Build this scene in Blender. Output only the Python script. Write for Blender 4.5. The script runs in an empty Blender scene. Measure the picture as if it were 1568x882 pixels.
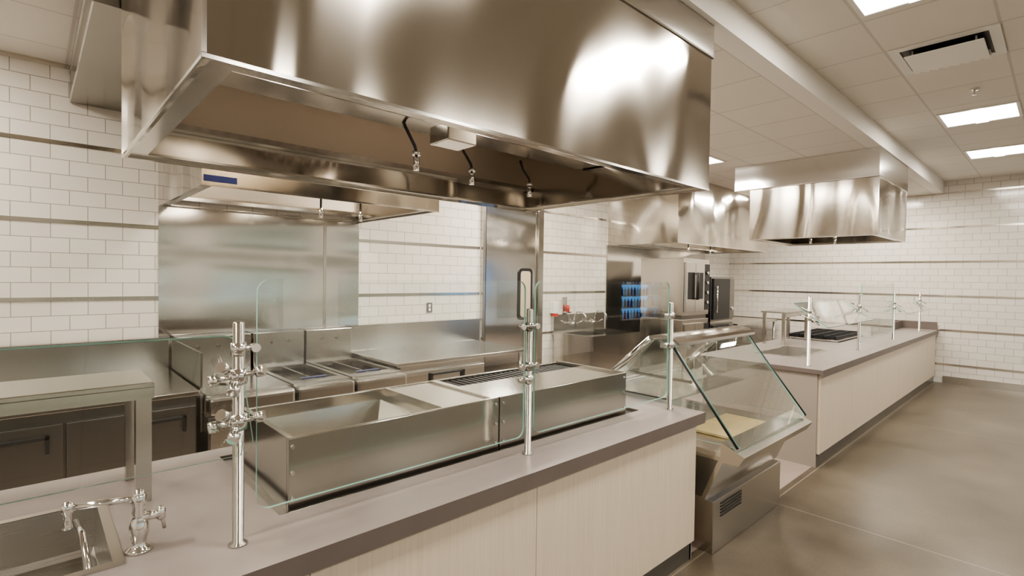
import bpy, bmesh, math, random
from mathutils import Vector, Matrix
random.seed(3)
scene=bpy.context.scene
COL=scene.collection
try: scene.view_settings.look='AgX - Medium High Contrast'
except Exception as ex: print(ex)

# ------------------------------------------------------------------ materials
def newmat(name):
    m=bpy.data.materials.new(name); m.use_nodes=True
    nt=m.node_tree; b=nt.nodes.get('Principled BSDF')
    return m,nt,b
def N(nt,t,**k):
    n=nt.nodes.new(t)
    for a,v in k.items(): setattr(n,a,v)
    return n
def simple(name,col,rough=.5,metal=0,noise=0.0,nscale=20):
    m,nt,b=newmat(name)
    b.inputs['Base Color'].default_value=(*col,1); b.inputs['Roughness'].default_value=rough; b.inputs['Metallic'].default_value=metal
    if noise>0:
        tc=N(nt,'ShaderNodeTexCoord'); n=N(nt,'ShaderNodeTexNoise'); n.inputs['Scale'].default_value=nscale; n.inputs['Detail'].default_value=5
        nt.links.new(tc.outputs['Object'],n.inputs['Vector'])
        r=N(nt,'ShaderNodeValToRGB')
        r.color_ramp.elements[0].position=.3; r.color_ramp.elements[1].position=.7
        r.color_ramp.elements[0].color=(*[c*(1-noise) for c in col],1); r.color_ramp.elements[1].color=(*[min(1,c*(1+noise)) for c in col],1)
        nt.links.new(n.outputs['Fac'],r.inputs['Fac']); nt.links.new(r.outputs['Color'],b.inputs['Base Color'])
    return m
def steel(name,col=(.62,.60,.57),rough=.25,aniso=.6,wave=.0,wscale=(1.2,1.2,.5)):
    m,nt,b=newmat(name)
    b.inputs['Metallic'].default_value=1
    b.inputs['Anisotropic'].default_value=aniso
    cv=N(nt,'ShaderNodeCombineXYZ'); cv.inputs[0].default_value=.05; cv.inputs[1].default_value=.01; cv.inputs[2].default_value=1
    nt.links.new(cv.outputs[0],b.inputs['Tangent'])
    tc=N(nt,'ShaderNodeTexCoord'); mp=N(nt,'ShaderNodeMapping'); mp.inputs['Scale'].default_value=(3,3,220)
    nt.links.new(tc.outputs['Object'],mp.inputs['Vector'])
    n=N(nt,'ShaderNodeTexNoise'); n.inputs['Scale'].default_value=2; n.inputs['Detail'].default_value=3
    nt.links.new(mp.outputs['Vector'],n.inputs['Vector'])
    mr=N(nt,'ShaderNodeMapRange'); mr.inputs['To Min'].default_value=rough*.93; mr.inputs['To Max'].default_value=rough*1.07
    nt.links.new(n.outputs['Fac'],mr.inputs['Value']); nt.links.new(mr.outputs['Result'],b.inputs['Roughness'])
    r=N(nt,'ShaderNodeValToRGB'); r.color_ramp.elements[0].color=(*[c*.975 for c in col],1); r.color_ramp.elements[1].color=(*[min(1,c*1.025) for c in col],1)
    nt.links.new(n.outputs['Fac'],r.inputs['Fac']); nt.links.new(r.outputs['Color'],b.inputs['Base Color'])
    if wave>0:
        m2=N(nt,'ShaderNodeMapping'); m2.inputs['Scale'].default_value=wscale; nt.links.new(tc.outputs['Object'],m2.inputs['Vector'])
        n2=N(nt,'ShaderNodeTexNoise'); n2.inputs['Scale'].default_value=1; n2.inputs['Detail'].default_value=0
        nt.links.new(m2.outputs[0],n2.inputs['Vector'])
        bp=N(nt,'ShaderNodeBump'); bp.inputs['Strength'].default_value=1; bp.inputs['Distance'].default_value=wave
        nt.links.new(n2.outputs['Fac'],bp.inputs['Height']); nt.links.new(bp.outputs['Normal'],b.inputs['Normal'])
    return m
M_STEEL=steel('brushed_steel',(.57,.545,.505),.19,.5)
M_WELL=steel('well_steel',(.48,.455,.415),.17,.6,.02,(1.5,1.5,.6))
M_BOWL=steel('sink_steel',(.55,.53,.50),.28,.2)
M_HOOD=steel('hood_steel',(.53,.495,.445),.115,.85,.13,(1.55,1.55,.6))
M_WALLSTEEL=steel('wall_panel_steel',(.68,.665,.64),.15,.3,.05,(.3,.3,3.0))
M_DUCT=steel('duct_steel',(.36,.34,.31),.25,.4)
M_INNER=steel('hood_inner_steel',(.68,.62,.54),.42,.2)
M_CHROME=steel('chrome',(.75,.73,.70),.12,0)
M_STRIP=steel('polished_strip',(.64,.60,.54),.16,0)
M_DARKSTEEL=steel('dark_steel',(.25,.24,.225),.3,.2)
M_BLACK=simple('black_plastic',(.02,.02,.02),.4)
M_BLACKG=simple('cast_iron',(.025,.025,.027),.55,.3)
M_WHITE=simple('white_plastic',(.8,.78,.74),.4)
M_PAINT=simple('ceiling_paint',(.80,.77,.72),.7)
M_RED=simple('red_plastic',(.5,.03,.02),.4)
M_BLUE=simple('blue_label',(.01,.02,.10),.4)
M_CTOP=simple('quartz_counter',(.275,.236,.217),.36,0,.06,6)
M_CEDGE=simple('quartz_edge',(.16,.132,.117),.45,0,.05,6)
M_KICK=simple('kick_plate',(.12,.11,.10),.4,.4)
M_CARD=simple('tan_board',(.55,.42,.22),.7,0,.1,8)
M_AMBER=simple('amber_window',(.5,.42,.3),.15)

def ply(name):
    m,nt,b=newmat(name)
    tc=N(nt,'ShaderNodeTexCoord'); mp=N(nt,'ShaderNodeMapping'); mp.inputs['Scale'].default_value=(90,90,1.6)
    nt.links.new(tc.outputs['Object'],mp.inputs['Vector'])
    n=N(nt,'ShaderNodeTexNoise'); n.inputs['Scale'].default_value=1.5; n.inputs['Detail'].default_value=6
    nt.links.new(mp.outputs['Vector'],n.inputs['Vector'])
    r=N(nt,'ShaderNodeValToRGB'); r.color_ramp.elements[0].position=.3; r.color_ramp.elements[1].position=.7
    r.color_ramp.elements[0].color=(.68,.575,.45,1); r.color_ramp.elements[1].color=(.75,.645,.515,1)
    nt.links.new(n.outputs['Fac'],r.inputs['Fac']); nt.links.new(r.outputs['Color'],b.inputs['Base Color'])
    b.inputs['Roughness'].default_value=.5
    return m
M_WOOD=ply('cream_laminate')

def glassmat(name,tint=(.975,.99,.982)):
    m=bpy.data.materials.new(name); m.use_nodes=True; nt=m.node_tree
    for n in list(nt.nodes): nt.nodes.remove(n)
    o=N(nt,'ShaderNodeOutputMaterial'); mx=N(nt,'ShaderNodeMixShader'); t=N(nt,'ShaderNodeBsdfTransparent'); g=N(nt,'ShaderNodeBsdfGlossy')
    t.inputs['Color'].default_value=(*tint,1); g.inputs['Roughness'].default_value=.01; g.inputs['Color'].default_value=(1,1,1,1)
    lw=N(nt,'ShaderNodeLayerWeight'); lw.inputs['Blend'].default_value=.5
    p=N(nt,'ShaderNodeMath',operation='POWER'); p.inputs[1].default_value=4; nt.links.new(lw.outputs['Facing'],p.inputs[0])
    q=N(nt,'ShaderNodeMath',operation='MULTIPLY_ADD'); q.inputs[1].default_value=.85; q.inputs[2].default_value=.045; nt.links.new(p.outputs[0],q.inputs[0])
    nt.links.new(q.outputs[0],mx.inputs[0]); nt.links.new(t.outputs[0],mx.inputs[1]); nt.links.new(g.outputs[0],mx.inputs[2]); nt.links.new(mx.outputs[0],o.inputs[0])
    return m
M_GLASS=glassmat('clear_glass')
M_GEDGE=simple('glass_edge',(.30,.58,.49),.15)
def emis(name,col,s):
    m,nt,b=newmat(name)
    b.inputs['Base Color'].default_value=(*col,1); b.inputs['Emission Color'].default_value=(*col,1); b.inputs['Emission Strength'].default_value=s
    return m
M_LIGHT=emis('light_diffuser',(1,.95,.87),9)
M_BLUELIT=emis('blue_cooler_backlight',(.15,.45,.85),3.2)

def tilemat(name,horiz):
    m,nt,b=newmat(name)
    tc=N(nt,'ShaderNodeTexCoord'); sp=N(nt,'ShaderNodeSeparateXYZ'); nt.links.new(tc.outputs['Object'],sp.inputs[0])
    a=N(nt,'ShaderNodeMath',operation='SUBTRACT'); a.inputs[1].default_value=.3325-.585*2; nt.links.new(sp.outputs['Z'],a.inputs[0])
    md=N(nt,'ShaderNodeMath',operation='MODULO'); md.inputs[1].default_value=.585; nt.links.new(a.outputs[0],md.inputs[0])
    cb=N(nt,'ShaderNodeCombineXYZ'); nt.links.new(sp.outputs[horiz],cb.inputs['X']); nt.links.new(md.outputs[0],cb.inputs['Y'])
    br=N(nt,'ShaderNodeTexBrick'); br.offset=.5
    br.inputs['Scale'].default_value=1; br.inputs['Brick Width'].default_value=.215; br.inputs['Row Height'].default_value=.112
    br.inputs['Mortar Size'].default_value=.0026; br.inputs['Mortar Smooth'].default_value=.1
    br.inputs['Color1'].default_value=(.74,.70,.635,1); br.inputs['Color2'].default_value=(.70,.66,.595,1); br.inputs['Mortar'].default_value=(.34,.31,.27,1)
    nt.links.new(cb.outputs[0],br.inputs['Vector']); nt.links.new(br.outputs['Color'],b.inputs['Base Color'])
    b.inputs['Roughness'].default_value=.12
    n=N(nt,'ShaderNodeTexNoise'); n.inputs['Scale'].default_value=5; nt.links.new(tc.outputs['Object'],n.inputs['Vector'])
    ms=N(nt,'ShaderNodeMath',operation='MULTIPLY'); ms.inputs[1].default_value=.35; nt.links.new(n.outputs['Fac'],ms.inputs[0])
    sb=N(nt,'ShaderNodeMath',operation='SUBTRACT'); nt.links.new(ms.outputs[0],sb.inputs[0]); nt.links.new(br.outputs['Fac'],sb.inputs[1])
    bp=N(nt,'ShaderNodeBump'); bp.inputs['Strength'].default_value=.5; bp.inputs['Distance'].default_value=.004
    nt.links.new(sb.outputs[0],bp.inputs['Height']); nt.links.new(bp.outputs[0],b.inputs['Normal'])
    return m
M_TILE_Y=tilemat('subway_tile_back','Y'); M_TILE_X=tilemat('subway_tile_end','X')

def ceilmat(name,col,ox,oy,s=.64):
    m,nt,b=newmat(name)
    tc=N(nt,'ShaderNodeTexCoord'); mp=N(nt,'ShaderNodeMapping'); mp.inputs['Location'].default_value=(-ox,-oy,0)
    nt.links.new(tc.outputs['Object'],mp.inputs['Vector'])
    br=N(nt,'ShaderNodeTexBrick'); br.offset=0
    br.inputs['Scale'].default_value=1; br.inputs['Brick Width'].default_value=s; br.inputs['Row Height'].default_value=s
    br.inputs['Mortar Size'].default_value=.009; br.inputs['Mortar Smooth'].default_value=0
    br.inputs['Color1'].default_value=(*col,1); br.inputs['Color2'].default_value=(*[c*.96 for c in col],1); br.inputs['Mortar'].default_value=(*[c*.78 for c in col],1)
    nt.links.new(mp.outputs[0],br.inputs['Vector']); nt.links.new(br.outputs['Color'],b.inputs['Base Color']); b.inputs['Roughness'].default_value=.8
    n=N(nt,'ShaderNodeTexNoise'); n.inputs['Scale'].default_value=150; nt.links.new(tc.outputs['Object'],n.inputs['Vector'])
    bp=N(nt,'ShaderNodeBump'); bp.inputs['Strength'].default_value=.15; bp.inputs['Distance'].default_value=.003
    nt.links.new(n.outputs['Fac'],bp.inputs['Height']); nt.links.new(bp.outputs[0],b.inputs['Normal'])
    return m
M_CEIL=ceilmat('ceiling_tiles',(.78,.745,.68),-.98,4.74)
M_CEILK=ceilmat('kitchen_ceiling_tiles',(.74,.70,.64),-1.6,.2)

def floormat(name,c1,c2,jx,jy,jc,rough):
    m,nt,b=newmat(name)
    tc=N(nt,'ShaderNodeTexCoord')
    n=N(nt,'ShaderNodeTexNoise'); n.inputs['Scale'].default_value=1.1; n.inputs['Detail'].default_value=7; n.inputs['Roughness'].default_value=.6
    nt.links.new(tc.outputs['Object'],n.inputs['Vector'])
    r=N(nt,'ShaderNodeValToRGB'); r.color_ramp.elements[0].position=.32; r.color_ramp.elements[1].position=.68
    r.color_ramp.elements[0].color=(*c1,1); r.color_ramp.elements[1].color=(*c2,1); nt.links.new(n.outputs['Fac'],r.inputs['Fac'])
    n3=N(nt,'ShaderNodeTexNoise'); n3.inputs['Scale'].default_value=70; n3.inputs['Detail'].default_value=3; nt.links.new(tc.outputs['Object'],n3.inputs['Vector'])
    mrr=N(nt,'ShaderNodeMapRange'); mrr.inputs['To Min'].default_value=.75; mrr.inputs['To Max'].default_value=1.25; nt.links.new(n3.outputs['Fac'],mrr.inputs[0])
    mm=N(nt,'ShaderNodeMix',data_type='RGBA',blend_type='MULTIPLY'); mm.inputs[0].default_value=1
    nt.links.new(r.outputs[0],mm.inputs[6]); nt.links.new(mrr.outputs[0],mm.inputs[7])
    br=N(nt,'ShaderNodeTexBrick'); br.offset=0; br.inputs['Scale'].default_value=1; br.inputs['Brick Width'].default_value=jx; br.inputs['Row Height'].default_value=jy
    br.inputs['Mortar Size'].default_value=.005; br.inputs['Mortar Smooth'].default_value=0; br.inputs['Color1'].default_value=(0,0,0,1); br.inputs['Color2'].default_value=(0,0,0,1); br.inputs['Mortar'].default_value=(1,1,1,1)
    mp=N(nt,'ShaderNodeMapping'); mp.inputs['Location'].default_value=(1.5+jx*4,-4.17+jy*4,0); nt.links.new(tc.outputs['Object'],mp.inputs['Vector']); nt.links.new(mp.outputs[0],br.inputs['Vector'])
    mx=N(nt,'ShaderNodeMix',data_type='RGBA'); nt.links.new(br.outputs['Color'],mx.inputs[0]); nt.links.new(mm.outputs[2],mx.inputs[6]); mx.inputs[7].default_value=(*jc,1)
    nt.links.new(mx.outputs[2],b.inputs['Base Color'])
    mr=N(nt,'ShaderNodeMapRange'); mr.inputs['To Min'].default_value=rough*.8; mr.inputs['To Max'].default_value=rough*1.3; nt.links.new(n.outputs['Fac'],mr.inputs[0]); nt.links.new(mr.outputs[0],b.inputs['Roughness'])
    return m
M_FLOOR=floormat('polished_concrete',(.076,.060,.041),(.150,.124,.090),3.6,3.6,(.235,.20,.155),.30)
M_FLOORK=floormat('kitchen_epoxy_floor',(.30,.24,.205),(.37,.305,.265),30,30,(.3,.25,.2),.4)

# ------------------------------------------------------------------ mesh helpers
class G:
    """one real-world object: an Empty parent with part meshes"""
    def __init__(s,name): s.name=name; s.parts=[]
    def raw(s,pn,verts,faces,mats,midx=None,smooth=False,bevel=0):
        me=bpy.data.meshes.new(s.name+'_'+pn); me.from_pydata([tuple(v) for v in verts],[],faces)
        for m in (mats if isinstance(mats,(list,tuple)) else [mats]): me.materials.append(m)
        if midx:
            for p,i in zip(me.polygons,midx): p.material_index=i
        bm=bmesh.new(); bm.from_mesh(me); bmesh.ops.recalc_face_normals(bm,faces=bm.faces)
        if bevel>0: bmesh.ops.bevel(bm,geom=list(bm.edges),offset=bevel,segments=2,affect='EDGES',profile=.5)
        bm.to_mesh(me); bm.free()
        if smooth:
            for p in me.polygons: p.use_smooth=True
        o=bpy.data.objects.new(pn,me); COL.objects.link(o); s.parts.append(o); return o
    def box(s,pn,x0,x1,y0,y1,z0,z1,mat,bevel=0):
        v=[(x,y,z) for z in (z0,z1) for y in (y0,y1) for x in (x0,x1)]
        f=[(0,2,3,1),(4,5,7,6),(0,1,5,4),(2,6,7,3),(0,4,6,2),(1,3,7,5)]
        return s.raw(pn,v,f,mat,bevel=bevel)
    def ext(s,pn,poly,vec,mats,side_idx=0,smooth=False,bevel=0):
        vec=Vector(vec); a=[Vector(p) for p in poly]; n=len(a); v=a+[p+vec for p in a]
        f=[tuple(range(n-1,-1,-1)),tuple(range(n,2*n))]+[(i,(i+1)%n,n+(i+1)%n,n+i) for i in range(n)]
        return s.raw(pn,v,f,mats,[0,0]+[side_idx]*n,smooth,bevel)
    def profx(s,pn,xz,y0,y1,mat,bevel=0):   # profile in XZ extruded along Y
        return s.ext(pn,[(x,y0,z) for x,z in xz],(0,y1-y0,0),mat,bevel=bevel)
    def cyl(s,pn,p0,p1,r,mat,r1=None,seg=20):
        p0=Vector(p0);p1=Vector(p1);d=p1-p0; r1=r if r1 is None else r1
        q=d.to_track_quat('Z','Y'); v=[];f=[]
        for k,(p,rr) in enumerate(((p0,r),(p1,r1))):
            for i in range(seg):
                a=2*math.pi*i/seg; v.append(p+q@Vector((rr*math.cos(a),rr*math.sin(a),0)))
        f=[(i,(i+1)%seg,seg+(i+1)%seg,seg+i) for i in range(seg)]+[tuple(range(seg-1,-1,-1)),tuple(range(seg,2*seg))]
        o=s.raw(pn,v,f,mat)
        for p in o.data.polygons: p.use_smooth=len(p.vertices)==4
        return o
    def lathe(s,pn,c,prof,mat,seg=28):
        v=[];f=[]
        for (r,z) in prof:
            for i in range(seg):
                a=2*math.pi*i/seg; v.append((c[0]+r*math.cos(a),c[1]+r*math.sin(a),c[2]+z))
        for k in range(len(prof)-1):
            for i in range(seg): f.append((k*seg+i,k*seg+(i+1)%seg,(k+1)*seg+(i+1)%seg,(k+1)*seg+i))
        f.append(tuple(range(seg))); f.append(tuple(range((len(prof)-1)*seg,len(prof)*seg)))
        return s.raw(pn,v,f,mat,smooth=True)
    def tube(s,pn,pts,r,mat,seg=12):
        pts=[Vector(p) for p in pts]; v=[];f=[]
        for k,p in enumerate(pts):
            d=(pts[min(k+1,len(pts)-1)]-pts[max(k-1,0)]).normalized()
            a=d.cross(Vector((0.31,.17,.93))); a.normalize(); b=d.cross(a)
            for i in range(seg):
                t=2*math.pi*i/seg; v.append(p+a*r*math.cos(t)+b*r*math.sin(t))
        for k in range(len(pts)-1):
            for i in range(seg): f.append((k*seg+i,k*seg+(i+1)%seg,(k+1)*seg+(i+1)%seg,(k+1)*seg+i))
        f.append(tuple(range(seg))); f.append(tuple(range((len(pts)-1)*seg,len(pts)*seg)))
        return s.raw(pn,v,f,mat,smooth=True)
    def slab(s,pn,x0,x1,y0,y1,z0,z1,holes,mats):
        xs=sorted({x0,x1,*[h[0] for h in holes],*[h[1] for h in holes]}); ys=sorted({y0,y1,*[h[2] for h in holes],*[h[3] for h in holes]})
        def solid(i,j):
            if i<0 or j<0 or i>=len(xs)-1 or j>=len(ys)-1: return False
            cx=(xs[i]+xs[i+1])/2; cy=(ys[j]+ys[j+1])/2
            return not any(h[0]<cx<h[1] and h[2]<cy<h[3] for h in holes)
        v=[];f=[];mi=[]; idx={}
        def V(x,y,z):
            k=(x,y,z)
            if k not in idx: idx[k]=len(v); v.append(k)
            return idx[k]
        for i in range(len(xs)-1):
            for j in range(len(ys)-1):
                if not solid(i,j): continue
                a,b,c,d=xs[i],xs[i+1],ys[j],ys[j+1]
                f.append((V(a,c,z1),V(b,c,z1),V(b,d,z1),V(a,d,z1))); mi.append(0)
                f.append((V(a,d,z0),V(b,d,z0),V(b,c,z0),V(a,c,z0))); mi.append(0)
                for (di,dj,p,q) in ((-1,0,(a,d),(a,c)),(1,0,(b,c),(b,d)),(0,-1,(a,c),(b,c)),(0,1,(b,d),(a,d))):
                    if not solid(i+di,j+dj): f.append((V(*p,z0),V(*q,z0),V(*q,z1),V(*p,z1))); mi.append(1)
        return s.raw(pn,v,f,mats,mi)
    def pane(s,pn,origin,u,v,w,h,t=.01,r=.05,mat=None):
        """rounded-corner glass, origin lower-left, u,v unit vectors"""
        u=Vector(u).normalized(); v=Vector(v).normalized(); o=Vector(origin); n=u.cross(v)
        pts=[]
        for cx,cy,a0 in ((w-r,r,-90),(w-r,h-r,0),(r,h-r,90),(r,r,180)):
            for k in range(7):
                a=math.radians(a0+15*k); pts.append(o+u*(cx+r*math.cos(a))+v*(cy+r*math.sin(a))-n*t/2)
        return s.ext(pn,pts,n*t,[mat or M_GLASS,M_GEDGE],1)
    def done(s):
        allv=[v.co for o in s.parts for v in o.data.vertices]
        c=Vector(((min(v.x for v in allv)+max(v.x for v in allv))/2,(min(v.y for v in allv)+max(v.y for v in allv))/2,min(v.z for v in allv)))
        e=bpy.data.objects.new(s.name,None); e.empty_display_size=.1; COL.objects.link(e); e.location=c
        for o in s.parts:
            o.parent=e; o.location=-c
        return e
def single(name,*a,**k):
    g=G(name); o=g.box(name,*a,**k); o.name=name; return o
def area(name,x,y,z,sx,sy,e,col=(1,.93,.825)):
    l=bpy.data.lights.new(name,'AREA'); l.shape='RECTANGLE'; l.size=sx; l.size_y=sy; l.energy=e; l.color=col
    o=bpy.data.objects.new(name,l); COL.objects.link(o); o.location=(x,y,z); return o

# ------------------------------------------------------------------ room
XB,YF=-5.15,11.45; XD,YN=4.2,-4.0; ZK,ZD=3.25,3.45; XBM=-1.5
single('floor',XBM-.05,XD,YN,YF,-.1,0,M_FLOOR)
single('floor_kitchen',XB,XBM-.05,YN,YF,-.1,0,M_FLOORK)
single('wall_back',XB-.15,XB,YN-.15,YF+.15,-.1,3.7,M_TILE_Y)
single('wall_far',XB,XD+.15,YF,YF+.15,-.1,3.7,M_TILE_X)
single('wall_near',XB,XD+.15,YN-.15,YN,-.1,3.7,M_PAINT)
single('ceiling_kitchen',XB,XBM-.1,YN,YF,ZK,ZK+.1,M_CEILK)
single('ceiling',XBM,XD,YN,YF,ZD,ZD+.1,M_CEIL)
single('trim_beam',XBM-.1,XBM+.04,YN,YF,ZK,ZD+.1,M_PAINT)
w=G('wall_dining')
w.box('sill_band',XD,XD+.15,YN,YF,-.1,.9,M_PAINT); w.box('head_band',XD,XD+.15,YN,YF,2.7,3.7,M_PAINT)
wins=[(-3,-.6),(.2,2.6),(3.4,5.8),(6.6,9.0)]
prev=YN
for i,(a,b) in enumerate(wins):
    w.box('pier_%d'%i,XD,XD+.15,prev,a,.9,2.7,M_PAINT); prev=b
w.box('pier_end',XD,XD+.15,prev,YF,.9,2.7,M_PAINT)
w.done()
for i,(a,b) in enumerate(wins):
    g=G('window_%d'%(i+1))
    for nm,c in (('frame_l',(a,a+.05)),('frame_m',((a+b)/2-.025,(a+b)/2+.025)),('frame_r',(b-.05,b))): g.box(nm,XD+.03,XD+.1,*c,.9,2.7,M_DARKSTEEL)
    g.box('frame_t',XD+.03,XD+.1,a,b,2.65,2.7,M_DARKSTEEL); g.box('frame_b',XD+.03,XD+.1,a,b,.9,.95,M_DARKSTEEL)
    g.box('glass',XD+.06,XD+.066,a,b,.92,2.68,M_GLASS); g.done()
k=0
for i in range(6):
    z=.32+.585*i
    if i<5: 
        for (a,b) in ((YN,.78),(2.56,4.22),(5.36,6.88)):
            k+=1; single('trim_%d'%k,XB,XB+.008,a,b,z-.0145,z+.0145,M_STRIP)
    else:
        k+=1; single('trim_%d'%k,XB,XB+.01,YN,YF,3.215,3.25,M_STRIP)
    k+=1; single('trim_%d'%k,XB+.01,XD,YF-.008,YF,z-.0145,z+.0145,M_STRIP)
single('baseboard_far',-1.4,XD,YF-.015,YF,0,.12,M_STEEL)

# ------------------------------------------------------------------ exhaust hoods
def island_hood(name,x0,x1,y0,y1,zb,zt,encl=None,noz=(),lightbox=None,ex=.02,mat=M_HOOD):
    g=G(name); t=.02
    zc=encl if encl else zt
    g.box('front_panel',x1-t,x1,y0,y1,zb,zc,mat); g.box('rear_panel',x0,x0+t,y0,y1,zb,zc,mat)
    g.box('end_near',x0+t,x1-t,y0,y0+t,zb,zc,mat); g.box('end_far',x0+t,x1-t,y1-t,y1,zb,zc,mat)
    g.box('edge_f',x1-.006,x1+.002,y0-.002,y1+.002,zb-.003,zb+.008,M_CHROME); g.box('edge_n',x0,x1-.01,y0-.002,y0+.006,zb-.003,zb+.008,M_CHROME)
    g.box('corner_trim',x1-.008,x1+.002,y0-.002,y0+.008,zb+.01,zc,M_CHROME)
    g.box('inner_top',x0+t,x1-t,y0+t,y1-t,zb+.62,zb+.64,M_INNER)
    L=.07
    g.slab('gutter_lip',x0+t,x1-t,y0+t,y1-t,zb+.012,zb+.024,[(x0+t+L,x1-t-L,y0+t+L,y1-t-L)],[M_STEEL,M_STEEL])
    g.box('liner_r',x0+t,x0+t+.004,y0+t,y1-t,zb+.19,zb+.6,M_INNER); g.box('liner_f',x1-t-.004,x1-t,y0+t,y1-t,zb+.03,zb+.6,M_INNER)
    g.box('rear_rail',x0+t+.004,x0+.09,y0+.05,y1-.05,zb+.16,zb+.19,M_STEEL)
    cx=(x0+x1)/2-.1
    for sgn,nm in ((-1,'rear'),(1,'front')):
        xa=cx+sgn*.08; xb=cx+sgn*.48
        g.ext('filter_bank_'+nm,[(xa,y0+.05,zb+.30),(xb,y0+.05,zb+.58),(xb,y0+.05,zb+.62),(xa,y0+.05,zb+.34)],(0,y1-y0-.1,0),M_INNER)
        n=int((y1-y0)/.08)
        v=[];f=[]
        for i in range(n):
            ya=y0+.08+i*(y1-y0-.16)/n; yb=ya+.03; b0=len(v)
            for (xx,zz) in ((xa,zb+.285),(xb,zb+.565)):
                v+=[(xx,ya,zz),(xx,yb,zz),(xx,ya,zz+.012),(xx,yb,zz+.012)]
            f+=[(b0,b0+1,b0+5,b0+4),(b0+2,b0+6,b0+7,b0+3),(b0,b0+4,b0+6,b0+2),(b0+1,b0+3,b0+7,b0+5),(b0,b0+2,b0+3,b0+1),(b0+4,b0+5,b0+7,b0+6)]
        g.raw('baffles_'+nm,v,f,M_STEEL)
    g.box('filter_trough',cx-.1,cx+.1,y0+.05,y1-.05,zb+.26,zb+.30,M_STEEL)
    if encl:
        g.box('enclosure',x0-ex,x1+.004,y0-.02,y1+.02,zc+.004,zt-.002,M_WALLSTEEL)
        g.box('enclosure_seam',x0-ex-.004,x1+.008,y0-.024,y1+.024,zc+.001,zc+.012,M_CHROME)
    for i,(px,py,pz) in enumerate(noz):
        g.tube('nozzle_pipe_%d'%i,[(px+.0,py-.1,zb+.3),(px,py-.07,zb+.24),(px,py-.01,pz+.13),(px,py,pz+.1),(px,py,pz+.02)],.009,M_BLACK,8)
        g.cyl('nozzle_%d'%i,(px,py,pz+.07),(px,py,pz),.016,M_CHROME); g.cyl('nozzle_collar_%d'%i,(px,py,pz+.1),(px,py,pz+.08),.022,M_CHROME)
    if lightbox:
        a,b,c=lightbox; g.box('junction_box',a-.08,a+.08,b-.09,b+.09,c,c+.09,M_STEEL,.006)
        g.cyl('junction_conduit',(a,b,c+.08),(a,b,zb+.62),.015,M_STEEL)
    # added fill lights high behind the front panel, brightening the hood interior
    for i in range(2):
        yy=y0+(i+.5)*(y1-y0)/2
        g.lathe('canopy_fill_light_%d'%i,(x1-.25,yy,zb+.53),[(.02,0),(.04,.01),(.05,.04),(.06,.05),(.06,.089)],M_LIGHT,18)
        area('canopy_fill_light',x1-.25,yy,zb+.51,.15,.15,3)
    return g.done()
island_hood('exhaust_hood',-3.1,-1.5,.32,3.03,2.25,ZK,3.05,[(-2.4,1.52,2.27),(-2.6,2.06,2.29),(-2.72,2.70,2.3)],(-2.15,1.58,2.37))
island_hood('exhaust_hood',-2.93,-1.48,7.1,8.6,2.25,ZK,2.92,[(-2.3,7.5,2.2),(-2.1,7.8,2.2)],ex=.2)
def wall_hood(name,x1,y0,y1,zb,zt,noz,label=False):
    g=G(name); t=.02; x0=XB+.001
    g.box('front_panel',x1-t,x1,y0,y1,zb,zt-.002,M_HOOD)
    g.box('end_near',x0,x1-t,y0,y0+t,zb,zt-.002,M_HOOD); g.box('end_far',x0,x1-t,y1-t,y1,zb,zt-.002,M_HOOD)
    g.box('inner_top',x0,x1-t,y0+t,y1-t,zb+.55,zb+.57,M_INNER)
    g.slab('gutter_lip',x0+.01,x1-t,y0+t,y1-t,zb+.012,zb+.024,[(x0+.02,x1-t-.07,y0+t+.06,y1-t-.06)],[M_STEEL,M_STEEL])
    g.ext('filter_bank',[(x0+.15,y0+t,zb+.08),(x0+.55,y0+t,zb+.5),(x0+.55,y0+t,zb+.54),(x0+.12,y0+t,zb+.12)],(0,y1-y0-2*t,0),M_INNER)
    g.box('grease_trough',x0,x0+.17,y0+t,y1-t,zb+.05,zb+.08,M_STEEL)
    g.box('edge',x1-.006,x1+.002,y0,y1,zb-.003,zb+.008,M_CHROME)
    for i,(px,py) in enumerate(noz):
        g.cyl('nozzle_pipe_%d'%i,(px,py,zb+.4),(px,py,zb-.02),.009,M_BLACK); g.cyl('nozzle_%d'%i,(px,py,zb),(px,py,zb-.08),.016,M_CHROME)
    if label: g.box('maker_label',x1,x1+.003,y0+.01,y0+.20,zb+.025,zb+.065,M_BLUE)
    n=2 if y1-y0<2 else 3
    for i in range(n):  # unseen fill lights added to brighten the cookline and wall panels
        yy=y0+(i+.5)*(y1-y0)/n
        g.lathe('hood_fill_light_%d'%i,(x0+.95,yy,zb+.44),[(.02,0),(.045,.01),(.055,.04),(.055,.08),(.07,.085),(.07,.109)],M_LIGHT,20)
        area('hood_fill_light',x0+.95,yy,zb+.42,.2,.2,13)
    return g.done()
wall_hood('wall_exhaust_hood',-3.66,.775,2.55,2.25,ZK,[(-4.2,1.75),(-4.2,2.1)],True)
wall_hood('wall_exhaust_hood',-3.9,6.95,10.3,2.25,ZK,[(-4.4,8.2),(-4.4,9)])
g=G('duct_enclosure'); g.box('body',XB+.012,-3.14,.22,.75,2.97,ZK-.04,M_DUCT); g.box('seam',XB+.012,-3.14,.214,.22,2.966,2.985,M_CHROME); g.box('flange',XB+.012,-3.14,.214,.22,ZK-.07,ZK-.041,M_CHROME); g.done()
g=G('steel_wall_panel'); g.box('sheet_a',XB,XB+.012,.775,2.18,1.15,2.25,M_WALLSTEEL); g.box('sheet_b',XB,XB+.012,2.184,2.555,1.15,2.25,M_WALLSTEEL); g.box('seam_cover',XB+.012,XB+.016,2.17,2.20,1.15,2.25,M_STEEL); g.done()
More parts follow.
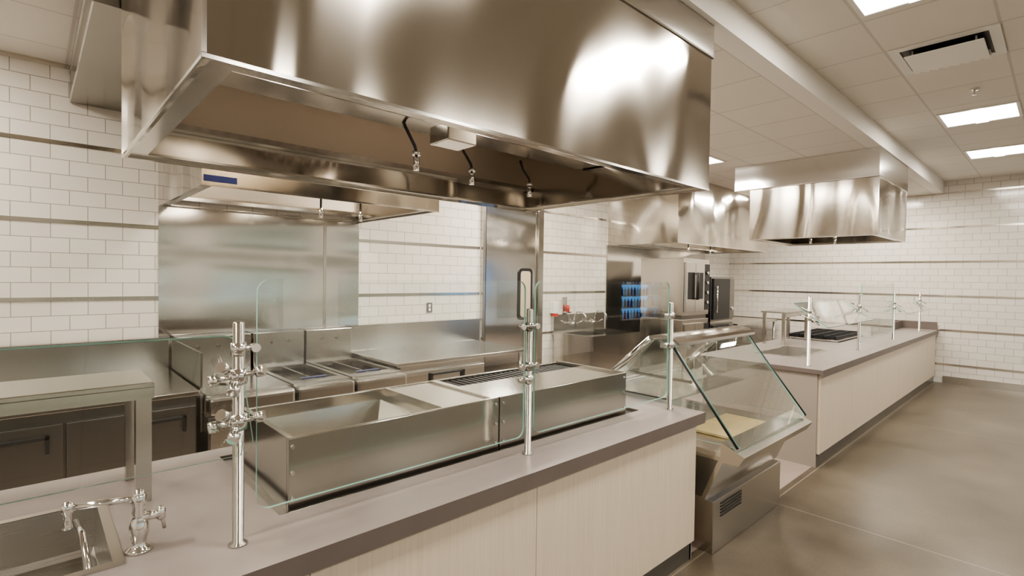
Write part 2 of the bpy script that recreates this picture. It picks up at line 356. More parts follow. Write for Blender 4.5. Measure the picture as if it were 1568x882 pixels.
g=G('steel_wall_panel'); g.box('sheet',XB,XB+.012,6.9,10.3,.0,2.25,M_WALLSTEEL); g.box('edge',XB+.012,XB+.016,6.9,6.93,0,2.25,M_STEEL); g.done()

# ------------------------------------------------------------------ serving counters
XC=-1.47
def counter(name,x0,x1,y0,y1,holes,seams,endmat=M_WOOD):
    g=G(name)
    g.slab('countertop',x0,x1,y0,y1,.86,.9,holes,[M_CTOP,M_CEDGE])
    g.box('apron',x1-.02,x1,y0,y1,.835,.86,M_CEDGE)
    ys=[y0+.04]+seams+[y1-.05]
    for i in range(len(ys)-1):
        g.box('front_panel_%d'%i,x1-.05,x1-.03,ys[i]+.0015,ys[i+1]-.0015,.12,.86,M_WOOD)
    g.box('carcass_front',x1-.09,x1-.05,y0+.04,y1-.05,.1,.86,M_KICK)
    g.box('end_panel_near',x0+.1,x1-.05,y0+.02,y0+.045,.0,.86,endmat)
    g.box('end_panel_far',x0+.1,x1-.05,y1-.07,y1-.045,.0,.86,endmat)
    g.box('back_panel',x0+.08,x0+.10,y0+.04,y1-.05,.0,.86,M_STEEL)
    g.box('kick',x1-.12,x1-.09,y0+.04,y1-.05,0,.12,M_KICK)
    g.box('kick_trim',x1-.055,x1-.05,y0+.04,y1-.05,0,.11,M_DARKSTEEL)
    return g
g=counter('serving_counter',-2.62,XC,-1.8,2.99,[(-2.5,-1.76,.60,2.72),(-2.26,-1.76,-.42,.165)],[-1.2,-.3,.6,1.56]); g.done()
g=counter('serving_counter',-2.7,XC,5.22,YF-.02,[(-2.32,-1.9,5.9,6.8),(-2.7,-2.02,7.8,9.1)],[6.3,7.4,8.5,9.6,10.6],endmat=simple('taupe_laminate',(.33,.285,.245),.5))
g.box('end_splash',-2.7,XC-.02,YF-.035,YF-.02,.9,1.03,M_CEDGE); g.box('back_splash_low',-1.99,-1.97,9.3,YF-.04,.9,1.03,M_CEDGE); g.done()

def sink(name,x0,x1,y0,y1,z,depth):
    g=G(name)
    g.slab('rim',x0-.022,x1+.022,y0-.022,y1+.022,z+.0005,z+.006,[(x0+.004,x1-.004,y0+.004,y1-.004)],[M_STEEL,M_STEEL])
    a,b,c,d=x0+.004,x1-.004,y0+.004,y1-.004; zi=z+.003; zf=z-depth; r=.03
    rings=[(0,zi),(.008,zf+r),(.016,zf+.008),(.04,zf)]
    v=[];f=[]
    for o,zz in rings: v+=[(a+o,c+o,zz),(b-o,c+o,zz),(b-o,d-o,zz),(a+o,d-o,zz)]
    for q in range(3):
        for i in range(4): f.append((q*4+i,q*4+(i+1)%4,q*4+4+(i+1)%4,q*4+4+i))
    f.append((12,13,14,15)); g.raw('bowl',v,f,M_BOWL)
    cx,cy=(x0+x1)/2,(y0+y1)/2
    g.lathe('drain',(cx,cy,z-depth),[(.045,0),(.045,.004),(.03,.005),(.028,.002)],M_CHROME)
    return g
g=sink('drop_in_sink',-2.26,-1.76,-.42,.165,.9,.17)
g.tube('overflow_rod',[(-2.1,.10,.915),(-2.0,.11,.91),(-1.86,.115,.86),(-1.84,.10,.77)],.009,M_CHROME); g.done()
sink('drop_in_sink',-2.32,-1.9,5.9,6.8,.9,.16).done()

g=G('deck_faucet'); c=(-1.80,.225,.9)
g.lathe('body',c,[(.034,0),(.034,.006),(.024,.012),(.017,.022),(.019,.035),(.024,.05),(.024,.075),(.019,.09),(.014,.1),(.018,.11),(.014,.125),(.019,.14),(.019,.158),(.012,.168),(.004,.175)],M_CHROME)
g.cyl('valve',(c[0],c[1],c[2]+.095),(c[0]+.005,c[1]+.05,c[2]+.095),.013,M_CHROME); g.lathe('valve_knob',(c[0]+.005,c[1]+.052,c[2]+.075),[(.006,0),(.012,.006),(.012,.03),(.006,.04)],M_CHROME)
g.tube('lever',[(c[0]+.005,c[1]+.052,c[2]+.11),(c[0]+.007,c[1]+.055,c[2]+.08),(c[0]+.01,c[1]+.06,c[2]+.05)],.005,M_CHROME)
g.cyl('arm',(c[0],c[1],c[2]+.152),(c[0]-.03,c[1]-.155,c[2]+.158),.0085,M_CHROME)
g.lathe('arm_joint',(c[0],c[1],c[2]+.13),[(.01,0),(.015,.008),(.015,.036),(.008,.046)],M_CHROME)
g.lathe('spout_tip',(c[0]-.03,c[1]-.155,c[2]+.10),[(.009,0),(.013,.004),(.009,.02),(.009,.04),(.014,.05),(.014,.068),(.006,.075)],M_CHROME)
g.done()

# ------------------------------------------------------------------ food well
g=G('drop_in_food_well')
x0,x1,y0,y1,zt=-2.36,-1.79,.64,2.62,1.14
g.slab('well_flange',-2.5+.004,-1.76-.004,.604,2.716,.86,.885,[(x0+.06,x1-.06,y0+.06,y1-.06)],[M_DARKSTEEL,M_DARKSTEEL])
mid=1.60
for i,(a,b) in enumerate(((y0,mid-.004),(mid+.004,y1))):
    g.box('front_%d'%i,x1-.02,x1,a,b,.885,zt,M_WELL,.003)
    g.box('rear_%d'%i,x0,x0+.02,a,b,.885,zt-.01,M_WELL,.003)
g.box('end_near',x0+.02,x1-.02,y0,y0+.02,.885,zt,M_WELL); g.box('end_far',x0+.02,x1-.02,y1-.02,y1,.885,zt,M_WELL)
g.box('divider_mid',x0+.02,x1-.02,mid-.02,mid+.02,.9,zt-.006,M_STEEL)
for yy in (y0+.012,mid-.022,mid+.026,y1-.02):
    for zz in (.93,1.02,1.11):
        g.cyl('stud_%.2f_%.2f'%(yy,zz),(x1,yy,zz),(x1+.006,yy,zz),.007,M_CHROME,seg=12)
def pan(pn,a,b,depth,mat,z,mx=.05):
    xa,xb=x0+mx,x1-mx
    g.slab(pn+'_rim',x0+.02,x1-.02,a,b,z-.004,z,[(xa,xb,a+.03,b-.03)],[mat,mat])
    g.raw(pn+'_pan',[(xa,a+.03,z),(xb,a+.03,z),(xb,b-.03,z),(xa,b-.03,z),(xa+.03,a+.06,z-depth),(xb-.03,a+.06,z-depth),(xb-.03,b-.06,z-depth),(xa+.03,b-.06,z-depth)],
      [(0,1,5,4),(1,2,6,5),(2,3,7,6),(3,0,4,7),(4,5,6,7)],mat)
pan('well_a',y0+.02,1.31,.12,M_STEEL,zt-.06,.03)
g.box('divider_plate',x0+.02,x1-.02,1.31,1.33,zt-.10,zt-.01,M_STEEL)
g.box('cover_plate',x0+.02,x1-.02,1.33,mid-.02,zt-.035,zt-.015,M_STEEL,.003)
g.box('grate_tray',x0+.02,x1-.02,mid+.02,y1-.02,zt-.06,zt-.04,M_STEEL)
for i in range(24): g.box('grate_bar_%d'%i,x0+.03,x0+.20,mid+.03+.04*i,mid+.05+.04*i,zt-.04,zt-.02,M_BLACKG)
g.box('front_shelf',x0+.21,x1-.02,mid+.02,y1-.02,zt-.04,zt-.012,M_WELL,.003)
g.done()

# ------------------------------------------------------------------ sneeze guards
XP=-1.65
def post(g,n,y,ztop=1.56,x=XP,zb=.9):
    g.lathe('post_%s'%n,(x,y,zb),[(.026,0),(.026,.004),(.0155,.012),(.0155,ztop-zb-.004),(.012,ztop-zb)],M_STEEL,24)
def clamp(g,n,x,y,z,dy,dx=0):
    g.cyl('collar_%s'%n,(x,y,z-.018),(x,y,z+.018),.021,M_CHROME)
    g.cyl('arm_%s'%n,(x,y,z),(x+dx,y+dy,z),.008,M_CHROME)
    g.cyl('disc_%s'%n,(x+dx-.013,y+dy,z),(x+dx+.013,y+dy,z),.013,M_CHROME)
def knobcluster(g,n,x,y,z):
    g.cyl('collar_%s'%n,(x,y,z-.022),(x,y,z+.022),.024,M_CHROME)
    for i,(a,b,c) in enumerate(((.035,-.045,.03),(.03,.045,.012),(-.02,-.055,-.01),(.035,-.02,-.03))):
        p=Vector((x+a,y+b,z+c)); g.cyl('knob_stem_%s_%d'%(n,i),(x,y,z),p,.007,M_CHROME)
        d=Vector((a,b,c)).normalized(); g.cyl('knob_%s_%d'%(n,i),p-d*.005,p+d*.018,.0165,M_CHROME)
g=G('sneeze_guard')
for i,y in enumerate((.445,1.65,2.88)): post(g,i,y)
post(g,'near',-1.45)
knobcluster(g,'a',XP,.445,1.40); knobcluster(g,'b',XP,.445,1.265)
g.pane('glass_a',(XP,.495,.985),(0,1,0),(0,0,1),1.125,.70,r=.04)
g.pane('glass_b',(XP,1.685,.985),(0,1,0),(0,0,1),1.165,.70,r=.04)
for i,(y,s) in enumerate(((.445,1),(1.65,-1),(1.65,1),(2.88,-1))):
    for j,z in enumerate((1.48,1.30,1.24)):
        if i==0 and j!=0: continue
        if j==2 and i!=1: continue
        clamp(g,'%d_%d'%(i,j),XP,y,z,s*.045)
v=Vector((-.18,0,.33)).normalized()
g.pane('glass_tilted',(-1.615,-1.42,1.175),(0,1,0),v,1.90,.375,t=.012,r=.04)
g.cyl('tilt_arm_0',(XP,.445,1.38),(-1.73,.42,1.37),.008,M_CHROME); g.cyl('tilt_arm_1',(XP,.445,1.265),(-1.655,.42,1.255),.008,M_CHROME)
g.done()
g=G('sneeze_guard')
ys=(5.4,7.15,8.95,10.85)
for i,y in enumerate(ys): post(g,i,y)
g.pane('glass_mid',(XP,7.22,.985),(0,1,0),(0,0,1),1.66,.70,r=.04)
for i,(a,b) in enumerate(((5.44,7.1),(9.0,10.8))):
    v=Vector((-.32,0,.22)).normalized()
    g.pane('glass_tilt_%d'%i,(-1.5,a,1.27),(0,1,0),v,b-a,.38,r=.03)
for i,y in enumerate(ys):
    for z in (1.35,1.42):
        clamp(g,'%d_%.2f'%(i,z),XP,y,z,.045 if i<3 else -.045)
        g.tube('strut_%d_%.2f'%(i,z),[(XP+.08,y+.03,z-.06),(XP,y+.02,z),(XP-.09,y+.03,z+.03)],.006,M_CHROME)
g.done()

g=G('overshelf')
g.box('shelf_top',-2.48,-2.16,-1.7,.315,1.30,1.318,M_STEEL,.003); g.box('shelf_edge',-2.178,-2.16,-1.7,.315,1.262,1.30,M_STEEL); g.box('shelf_edge_back',-2.48,-2.465,-1.7,.315,1.262,1.30,M_STEEL)
g.box('leg_a',-2.21,-2.165,.262,.307,.9,1.30,M_STEEL); g.box('leg_b',-2.475,-2.43,.262,.307,.9,1.30,M_STEEL)
g.box('leg_c',-2.21,-2.165,-1.65,-1.605,.9,1.30,M_STEEL); g.box('leg_d',-2.475,-2.43,-1.65,-1.605,.9,1.30,M_STEEL)
g.done()
g=G('overshelf')
g.box('shelf_top',-2.66,-2.36,6.85,7.75,1.30,1.32,M_STEEL,.003); g.box('shelf_edge',-2.378,-2.36,6.85,7.75,1.25,1.30,M_STEEL)
for i,(x,y) in enumerate(((-2.64,6.87),(-2.41,6.87),(-2.64,7.7),(-2.41,7.7))): g.box('leg_%d'%i,x,x+.035,y,y+.035,.9,1.30,M_STEEL)
g.done()

# ------------------------------------------------------------------ back line
def handle(g,n,x,y0,y1,z):
    g.box('handle_%s'%n,x,x+.03,y0,y1,z-.018,z,M_BLACK); g.box('handle_a_%s'%n,x,x+.03,y1-.018,y1,z-.1,z,M_BLACK); g.box('handle_b_%s'%n,x,x+.03,y0,y0+.018,z-.1,z,M_BLACK)
g=G('undercounter_refrigerator')
g.box('worktop',XB+.05,-4.0,-1.95,.84,.87,.9,M_STEEL,.004)
g.box('backsplash',XB+.02,XB+.05,-1.95,.84,.9,1.15,M_STEEL); g.box('splash_cap',XB+.02,XB+.10,-1.95,.84,1.15,1.165,M_STEEL)
g.box('cabinet',XB+.06,-4.06,-1.93,.83,.12,.87,M_DARKSTEEL)
for i,(a,b) in enumerate(((-1.93,-1.26),(-1.25,-.56),(-.55,.135),(.15,.82))):
    g.box('door_%d'%i,-4.06,-4.02,a,b,.16,.80,M_DARKSTEEL,.004); handle(g,i,-4.02,a+.30,b-.06,.74)
for i,(x,y) in enumerate(((-5,-1.8),(-5,.7),(-4.15,-1.8),(-4.15,.7))): g.cyl('foot_%d'%i,(x,y,0),(x,y,.12),.025,M_DARKSTEEL)
g.done()
g=G('fryer_bank')
g.box('side_splash',XB+.06,-4.05,.852,.865,.6,1.15,M_STEEL)
units=[(.87,1.43),(1.45,1.90),(1.92,2.38)]
for i,(a,b) in enumerate(units):
    g.box('body_%d'%i,XB+.1,-3.92,a,b,.12,.72,M_DARKSTEEL if i==0 else M_STEEL,.004)
    g.box('front_%d'%i,-3.92,-3.895,a+.01,b-.01,.15,.70,M_STEEL,.003)
    g.box('bullnose_%d'%i,-3.98,-3.86,a,b,.74,.86,M_STEEL,.02)
    g.box('flue_%d'%i,XB+.03,XB+.22,a,b,.72,1.17,M_STEEL,.005)
    if i>0:
        g.slab('tank_rim_%d'%i,XB+.22,-3.96,a,b,.84,.868,[(XB+.32,-4.1,a+.04,b-.04)],[M_STEEL,M_STEEL])
        g.box('tank_%d'%i,XB+.32,-4.1,a+.04,b-.04,.76,.80,M_STEEL)
        g.box('tank_divider_%d'%i,XB+.32,-4.1,(a+b)/2-.01,(a+b)/2+.01,.80,.86,M_STEEL)
        g.box('basket_handle_%d'%i,-4.16,-4.12,a+.12,b-.12,.868,.876,M_BLUE)
    else:
        g.box('griddle_%d'%i,XB+.22,-3.96,a,b,.72,.87,M_STEEL)
    for j in range(2): g.cyl('knob_%d_%d'%(i,j),(XB+.22,a+.15+.15*j,1.08),(XB+.235,a+.15+.15*j,1.08),.014,M_DARKSTEEL)
    for j,(x,y) in enumerate(((-5,a+.05),(-4,a+.05),(-5,b-.05),(-4,b-.05))): g.cyl('foot_%d_%d'%(i,j),(x,y,0),(x,y,.12),.02,M_DARKSTEEL)
g.done()
g=G('chef_base_refrigerator')
g.box('worktop',XB+.05,-4.1,2.42,4.12,.87,.905,M_STEEL,.004); g.box('backsplash',XB+.012,XB+.05,2.42,4.2,.87,1.16,M_STEEL); g.box('splash_cap',XB+.012,XB+.11,2.42,4.2,1.16,1.175,M_STEEL)
g.box('cabinet',XB+.08,-4.18,2.5,3.5,.12,.87,M_STEEL)
g.box('shelf_low',XB+.08,-4.2,3.5,4.08,.25,.28,M_STEEL)
for i in range(2):
    g.box('drawer_%d'%i,-4.18,-4.14,2.52,3.48,.15+.34*i,.46+.34*i,M_STEEL,.004); handle(g,'d%d'%i,-4.14,2.8,3.2,.43+.34*i)
for i,(x,y) in enumerate(((-5,2.55),(-5,4.05),(-4.2,2.55),(-4.2,4.05))): g.cyl('leg_%d'%i,(x,y,0),(x,y,.87),.02,M_STEEL)
g.done()
g=G('electrical_outlet'); g.box('plate',XB,XB+.008,3.42,3.50,1.27,1.39,M_STRIP,.002); g.box('bezel',XB+.008,XB+.009,3.435,3.485,1.285,1.375,M_DARKSTEEL); g.box('socket_a',XB+.009,XB+.012,3.445,3.475,1.29,1.325,M_WHITE); g.box('socket_b',XB+.009,XB+.012,3.445,3.475,1.335,1.37,M_WHITE); g.done()
g=G('door_1'); ya,yb=4.29,5.22
g.box('leaf',XB+.01,XB+.055,ya,yb,.01,2.62,M_WALLSTEEL)
g.box('jamb_r',XB,XB+.09,yb+.004,yb+.10,0,2.72,M_STEEL); g.box('jamb_l',XB,XB+.05,ya-.05,ya-.004,0,2.72,M_STEEL); g.box('head',XB,XB+.08,ya-.05,yb+.1,2.625,2.72,M_STEEL)
def ro(y0,y1,z0,z1,r,x):
    p=[]
    for cy,cz,a0 in ((y1-r,z0+r,-90),(y1-r,z1-r,0),(y0+r,z1-r,90),(y0+r,z0+r,180)):
        for k in range(6):
            a=math.radians(a0+18*k); p.append((x,cy+r*math.cos(a),cz+r*math.sin(a)))
    return p
g.ext('window_gasket',ro(4.86,5.13,1.12,1.83,.06,XB+.055),(.012,0,0),M_BLACK)
g.ext('window_glass',ro(4.90,5.09,1.16,1.79,.04,XB+.067),(.004,0,0),M_AMBER)
g.done()
g=G('scullery_sink')
g.slab('top',XB+.05,-4.42,5.6,6.82,.87,.9,[(-5.0,-4.55,5.7,6.2),(-5.0,-4.55,6.25,6.72)],[M_STEEL,M_STEEL])
g.box('splash',XB+.01,XB+.05,5.6,6.82,.87,1.16,M_STEEL)
for i,(a,b) in enumerate(((5.7,6.2),(6.25,6.72))):
    g.box('bowl_front_%d'%i,-4.55,-4.53,a-.01,b+.01,.5,.87,M_STEEL); g.box('bowl_back_%d'%i,-5.02,-5.0,a-.01,b+.01,.5,.87,M_STEEL)
    g.box('bowl_l_%d'%i,-5.0,-4.55,a-.01,a,.5,.87,M_STEEL); g.box('bowl_r_%d'%i,-5.0,-4.55,b,b+.01,.5,.87,M_STEEL); g.box('bowl_floor_%d'%i,-5.02,-4.53,a-.01,b+.01,.49,.5,M_STEEL)
g.box('side_panel',XB+.06,-4.44,5.6,5.615,.1,.87,M_STEEL); g.box('front_skirt',-4.44,-4.42,5.6,6.82,.1,.87,M_STEEL)
for i,(x,y) in enumerate(((-5,5.65),(-5,6.78),(-4.47,5.65),(-4.47,6.78))): g.cyl('leg_%d'%i,(x,y,0),(x,y,.87),.02,M_STEEL)
for i,y in enumerate((6.0,6.5)):
    g.cyl('faucet_base_%d'%i,(XB+.05,y,1.02),(XB+.12,y,1.02),.02,M_CHROME); g.cyl('faucet_bar_%d'%i,(XB+.10,y-.1,1.02),(XB+.10,y+.1,1.02),.014,M_CHROME)
    g.tube('spout_%d'%i,[(XB+.10,y,1.02),(XB+.11,y,1.14),(XB+.16,y,1.2),(XB+.25,y,1.2),(XB+.32,y,1.15),(XB+.33,y,1.08)],.011,M_CHROME)
    for s in (-1,1): g.cyl('tap_%d_%d'%(i,s),(XB+.1,y+s*.09,1.02),(XB+.17,y+s*.11,1.06),.008,M_CHROME)
g.done()
g=G('soap_dispenser'); g.box('body',XB,XB+.09,5.56,5.66,1.18,1.36,M_WHITE,.01); g.box('pump',XB+.02,XB+.10,5.575,5.645,1.14,1.18,M_RED,.005); g.done()
g=G('sanitizer_station'); g.box('plate',XB,XB+.03,5.82,5.92,1.16,1.42,M_CHROME,.004); g.cyl('bottle',(XB+.08,5.87,1.2),(XB+.08,5.87,1.30),.03,M_RED); g.box('bracket',XB+.03,XB+.12,5.83,5.91,1.185,1.2,M_CHROME); g.done()

g=G('double_convection_oven'); x0,x1,y0,y1=-4.78,-4.02,7.36,8.2
g.box('lower_body',x0,x1,y0,y1,.18,1.08,M_STEEL,.006); g.box('upper_body',x0,x1,y0,y1,1.14,2.04,M_STEEL,.006); g.box('stack_plinth',x0+.03,x1-.03,y0+.03,y1-.03,1.08,1.14,M_DARKSTEEL)
for i,z in enumerate((.18,1.14)):
    for j,(a,b) in enumerate(((y0+.02,y0+.31),(y0+.32,y0+.61))):
        g.box('door_%d_%d'%(i,j),x1,x1+.04,a,b,z+.06,z+.84,M_STEEL,.005); g.box('window_%d_%d'%(i,j),x1+.04,x1+.043,a+.05,b-.05,z+.26,z+.68,M_BLACK)
        yy=b-.02 if j==0 else a+.02
        g.cyl('handle_%d_%d'%(i,j),(x1+.075,yy,z+.25),(x1+.075,yy,z+.68),.011,M_BLACK)
        g.cyl('standoff_a_%d_%d'%(i,j),(x1+.04,yy,z+.27),(x1+.075,yy,z+.27),.008,M_BLACK); g.cyl('standoff_b_%d_%d'%(i,j),(x1+.04,yy,z+.66),(x1+.075,yy,z+.66),.008,M_BLACK)
    g.box('control_panel_%d'%i,x1,x1+.02,y1-.20,y1-.02,z+.08,z+.82,M_BLACK)
    for k2 in range(4): g.cyl('dial_%d_%d'%(i,k2),(x1+.02,y1-.11,z+.2+.16*k2),(x1+.045,y1-.11,z+.2+.16*k2),.025,M_STEEL)
for i,(x,y) in enumerate(((x0+.06,y0+.06),(x0+.06,y1-.06),(x1-.06,y0+.06),(x1-.06,y1-.06))): g.cyl('leg_%d'%i,(x,y,0),(x,y,.18),.025,M_DARKSTEEL)
g.done()
g=G('combi_oven'); x0,x1,y0,y1=-4.85,-4.1,8.45,9.3
for i,z in enumerate((.2,1.0)):
    g.box('body_%d'%i,x0,x1,y0,y1,z,z+.76,M_DARKSTEEL,.008); g.box('door_%d'%i,x1,x1+.04,y0+.02,y1-.22,z+.03,z+.73,M_BLACK,.005)
    g.box('door_glass_%d'%i,x1+.04,x1+.043,y0+.1,y1-.3,z+.15,z+.6,M_BLACK); g.cyl('handle_%d'%i,(x1+.08,y0+.06,z+.15),(x1+.08,y0+.06,z+.6),.014,M_CHROME)
    g.cyl('so_a%d'%i,(x1+.04,y0+.06,z+.17),(x1+.08,y0+.06,z+.17),.008,M_CHROME); g.cyl('so_b%d'%i,(x1+.04,y0+.06,z+.58),(x1+.08,y0+.06,z+.58),.008,M_CHROME)
    g.box('control_%d'%i,x1,x1+.03,y1-.2,y1-.02,z+.03,z+.73,M_DARKSTEEL,.005); g.cyl('dial_%d'%i,(x1+.03,y1-.11,z+.2),(x1+.05,y1-.11,z+.2),.03,M_CHROME)
g.box('plinth',x0+.02,x1-.02,y0+.02,y1-.02,.96,1.0,M_STEEL)
for i,(x,y) in enumerate(((x0+.06,y0+.06),(x0+.06,y1-.06),(x1-.06,y0+.06),(x1-.06,y1-.06))): g.cyl('leg_%d'%i,(x,y,0),(x,y,.2),.025,M_DARKSTEEL)
g.done()
g=G('prep_table'); g.box('top',XB+.06,-4.05,9.4,11.3,.87,.91,M_STEEL,.004); g.box('splash',XB+.02,XB+.06,9.4,11.3,.87,1.15,M_STEEL); g.box('undershelf',XB+.08,-4.1,9.42,11.28,.25,.28,M_STEEL)
for i,(x,y) in enumerate(((-5,9.45),(-5,11.25),(-4.1,9.45),(-4.1,11.25))): g.cyl('leg_%d'%i,(x,y,0),(x,y,.87),.02,M_STEEL)
g.done()
g=G('gas_range'); x0,x1,y0,y1=-2.68,-2.04,7.82,9.08
g.box('body',x0,x1,y0,y1,.3,.9,M_DARKSTEEL); g.box('deck',x0,x1,y0,y1,.9,.925,M_STEEL,.004)
for i in range(2):
    for j in range(4):
        cx=x0+.17+i*.30; cy=y0+.17+j*.307
        g.lathe('burner_%d_%d'%(i,j),(cx,cy,.925),[(.06,0),(.06,.012),(.04,.02),(.02,.022)],M_BLACKG,16)
        for a in range(4):
            g.box('grate_%d_%d_%d'%(i,j,a),cx-.14,cx+.14,cy-.15+a*.095,cy-.14+a*.095,.95,.968,M_BLACKG)
        g.box('grate_x_%d_%d'%(i,j),cx-.006,cx+.006,cy-.15,cy+.15,.95,.968,M_BLACKG)
        g.box('grate_r1_%d_%d'%(i,j),cx-.145,cx-.133,cy-.15,cy+.15,.925,.968,M_BLACKG); g.box('grate_r2_%d_%d'%(i,j),cx+.133,cx+.145,cy-.15,cy+.15,.925,.968,M_BLACKG)
for j in range(4): g.box('leg_%d'%j,(x0 if j%2 else x1-.05),(x0+.05 if j%2 else x1),(y0 if j<2 else y1-.05),(y0+.05 if j<2 else y1),0,.3,M_DARKSTEEL)
g.done()

# ------------------------------------------------------------------ refrigerated display case
g=G('refrigerated_display_case'); y0,y1=3.06,4.23
g.box('plinth',-2.35,-1.45,y0+.02,y1-.05,0,.33,M_STEEL,.004)
for i in range(5): g.box('vent_%d'%i,-1.45,-1.446,y0+.12,y0+.42,.21+.02*i,.219+.02*i,M_BLACK)
g.profx('body',[(-2.35,.33),(-1.50,.33),(-1.38,.62),(-2.35,.62)],y0,y1,M_STEEL)
g.profx('body_side_trim',[(-2.3,.35),(-1.52,.35),(-1.42,.6),(-2.3,.6)],y0-.004,y0,M_DARKSTEEL)
g.profx('front_ledge',[(-1.40,.60),(-1.29,.60),(-1.255,.66),(-1.40,.72)],y0-.01,y1+.01,M_STEEL)
g.box('deck',-2.30,-1.40,y0+.01,y1-.01,.62,.65,M_CHROME)
g.box('rear_panel',-2.35,-2.31,y0,y1,.62,.92,M_STEEL)
g.box('interior_back_liner',-2.31,-2.30,y0+.01,y1-.01,.65,.92,M_WHITE)
g.box('board',-1.78,-1.46,y0+.3,y0+.9,.652,.668,M_CARD,.003)
F0=Vector((-1.30,y0+.02,.70)); F1=Vector((-1.74,y0+.02,1.27))
g.pane('front_glass',F0,(0,1,0),F1-F0,y1-y0-.04,(F1-F0).length,t=.008,r=.02)
prof=[(-1.31,.70),(-1.73,1.265),(-1.88,1.30),(-2.2,.92),(-2.3,.68)]
for nm,yy in (('end_glass_near',y0+.012),('end_glass_far',y1-.02)): g.ext(nm,[(x,yy,z) for x,z in prof],(0,.008,0),[M_GLASS,M_GEDGE],1)
def bar(pn,a,b,yy,w=.02,mat=M_BLACK):
    g.tube(pn,[(a[0],yy,a[1]),(b[0],yy,b[1])],w/2,mat,8)
for i,yy in enumerate((y0,y1)):
    bar('end_frame_a_%d'%i,(-1.74,1.27),(-1.30,.70),yy,.016); bar('end_frame_b_%d'%i,(-1.9,1.30),(-2.33,.92),yy,.05,M_CHROME)
    bar('end_frame_c_%d'%i,(-2.33,.92),(-2.33,.66),yy,.04,M_CHROME)
cp=[]
for k in range(9):
    a=math.radians(35+110*k/8); cp.append((-1.82+.16*math.cos(a),1.235+.10*math.sin(a)))
cp2=[(x,z-.02) for x,z in reversed(cp)]
g.ext('canopy',[(x,y0-.01,z) for x,z in cp+cp2],(0,y1-y0+.02,0),M_CHROME)
g.profx('rear_door',[(-1.93,1.28),(-1.91,1.29),(-2.31,.93),(-2.33,.92)],y0+.02,y1-.02,M_GLASS)
g.box('light_bar',-1.86,-1.80,y0+.05,y1-.05,1.24,1.27,M_WHITE)
g.box('lower_shelf',-2.26,-1.75,y0+.03,y1-.03,.90,.91,M_CHROME)
g.box('glass_shelf',-2.1,-1.62,y0+.03,y1-.03,1.05,1.058,M_GLASS)
for i,yy in enumerate((y0+.04,y1-.06)): g.box('shelf_bracket_%d'%i,-2.1,-1.62,yy,yy+.02,1.035,1.05,M_CHROME)
g.done()

# beverage cooler on the dining side (off frame, mirrored in the glass)
g=G('beverage_cooler'); xa,xb,ya,yb=XD-.75,XD-.03,9.6,11.3
g.box('back',xb-.35,xb,ya,yb,0,2.0,M_DARKSTEEL); g.box('base',xa,xb-.35,ya,yb,0,.75,M_DARKSTEEL); g.box('head',xa,xb-.35,ya,yb,1.85,2.0,M_DARKSTEEL)
g.box('side_a',xa,xb-.35,ya,ya+.04,.75,1.85,M_DARKSTEEL); g.box('side_b',xa,xb-.35,yb-.04,yb,.75,1.85,M_DARKSTEEL); g.box('lit_back',xb-.36,xb-.35,ya+.04,yb-.04,.75,1.85,M_BLUELIT)
for i in range(4):
    z=.76+.27*i; g.box('shelf_%d'%i,xa+.05,xb-.36,ya+.04,yb-.04,z,z+.02,M_WHITE)
    for j in range(12): 
        g.lathe('bottle_%d_%d'%(i,j),(xa+.15,ya+.14+.128*j,z+.02),[(.03,0),(.03,.13),(.012,.17),(.012,.2)],[M_WHITE,M_BLUE,M_RED,M_CARD][(i+j*3)%4],12)
g.done()

# ------------------------------------------------------------------ ceiling lights & vent
def troffer(x,y,z,e,sx=.62,sy=.62):
    g=G('ceiling_light')
    g.slab('frame',x-sx/2,x+sx/2,y-sy/2,y+sy/2,z-.012,z-.001,[(x-sx/2+.025,x+sx/2-.025,y-sy/2+.025,y+sy/2-.025)],[M_WHITE,M_WHITE])
    g.box('diffuser',x-sx/2+.025,x+sx/2-.025,y-sy/2+.025,y+sy/2-.025,z-.006,z-.001,M_LIGHT)
    g.box('center_rib',x-.05,x+.05,y-sy/2+.03,y+sy/2-.03,z-.02,z-.006,M_LIGHT)
    g.done()
    area('troffer_lamp',x,y,z-.03,sx-.08,sy-.08,e)
for y in (-2.2,1.5,3.7,7.18,9.3):
    for x in (-.65,2.2): troffer(x,y,ZD,38)
for x,y in ((-4.3,-.9),(-3.4,3.9),(-3.35,6.3),(-3.4,9.6),(-2.5,3.55),(-4.4,4.6),(-2.3,-1.2),(-2.2,10.4)):
    troffer(x,y,ZK,38)
troffer(-3.38,1.65,ZK,28,.42,1.2)  # extra hidden light, added to brighten the wall hood front
g=G('air_vent'); x,y,z=-.65,5.05,ZD
g.slab('frame',x-.31,x+.31,y-.31,y+.31,z-.012,z-.001,[(x-.25,x+.25,y-.25,y+.25)],[M_WHITE,M_WHITE])
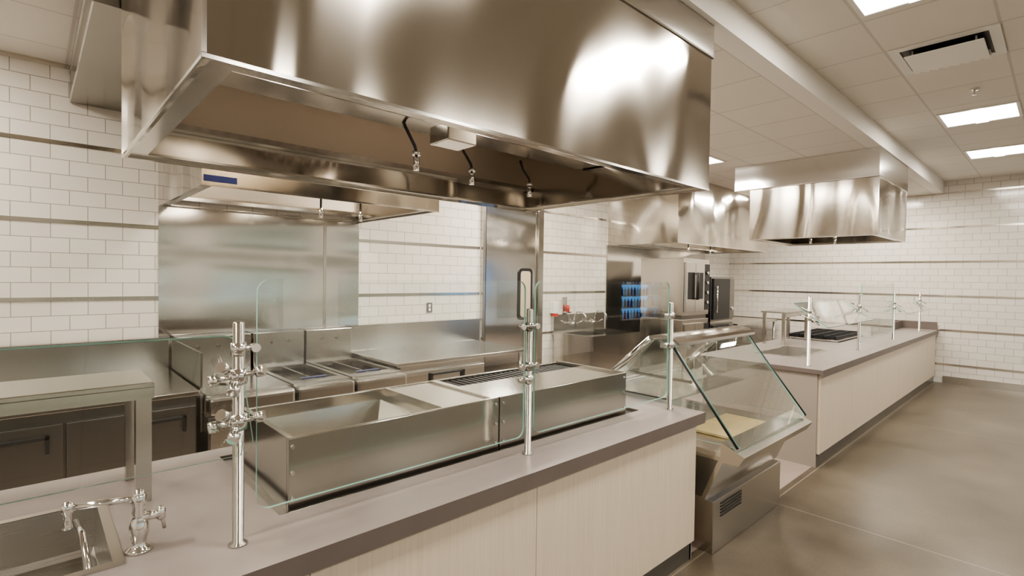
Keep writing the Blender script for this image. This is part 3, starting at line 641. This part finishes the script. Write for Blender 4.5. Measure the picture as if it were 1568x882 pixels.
g.box('throat',x-.25,x+.25,y-.25,y+.25,z-.003,z-.001,M_BLACK)
g.box('plaque',x-.225,x+.225,y-.225,y+.19,z-.055,z-.045,M_WHITE,.003)
for i in range(8): g.box('vane_%d'%i,x-.21+.06*i-.018,x-.21+.06*i+.018,y+.17,y+.25,z-.045,z-.003,M_WHITE)
for i,(a,b) in enumerate(((-.18,-.18),(.18,-.18),(-.18,.15),(.18,.15))): g.cyl('hanger_%d'%i,(x+a,y+b,z-.05),(x+a,y+b,z-.002),.006,M_WHITE)
g.done()
g=G('sprinkler_head'); g.lathe('escutcheon',(-.6,6.2,ZD-.012),[(.03,.0),(.035,.011)],M_CHROME); g.cyl('stem',(-.6,6.2,ZD-.05),(-.6,6.2,ZD-.01),.008,M_CHROME); g.cyl('deflector',(-.6,6.2,ZD-.055),(-.6,6.2,ZD-.05),.018,M_CHROME); g.done()

wd=bpy.data.worlds.new('World'); scene.world=wd; wd.use_nodes=True
bg=wd.node_tree.nodes['Background']; sky=wd.node_tree.nodes.new('ShaderNodeTexSky'); sky.sky_type='NISHITA'; sky.sun_elevation=math.radians(35); sky.sun_rotation=math.radians(200); sky.sun_disc=False
wd.node_tree.links.new(sky.outputs[0],bg.inputs[0]); bg.inputs[1].default_value=.15

# ------------------------------------------------------------------ camera
cam=bpy.data.cameras.new('Camera'); co=bpy.data.objects.new('Camera',cam); COL.objects.link(co)
cam.sensor_width=36; cam.lens=18.14; cam.clip_start=.02
yaw=math.radians(47); pitch=math.radians(-1.16); roll=math.radians(.8)
fw=Vector((-math.sin(yaw)*math.cos(pitch),math.cos(yaw)*math.cos(pitch),math.sin(pitch)))
rt=Vector((math.cos(yaw),math.sin(yaw),0)); up=rt.cross(fw)
rt2=rt*math.cos(roll)+up*math.sin(roll); up2=up*math.cos(roll)-rt*math.sin(roll)
co.matrix_world=Matrix(((rt2.x,up2.x,-fw.x,0),(rt2.y,up2.y,-fw.y,0),(rt2.z,up2.z,-fw.z,1.7),(0,0,0,1)))
scene.camera=co
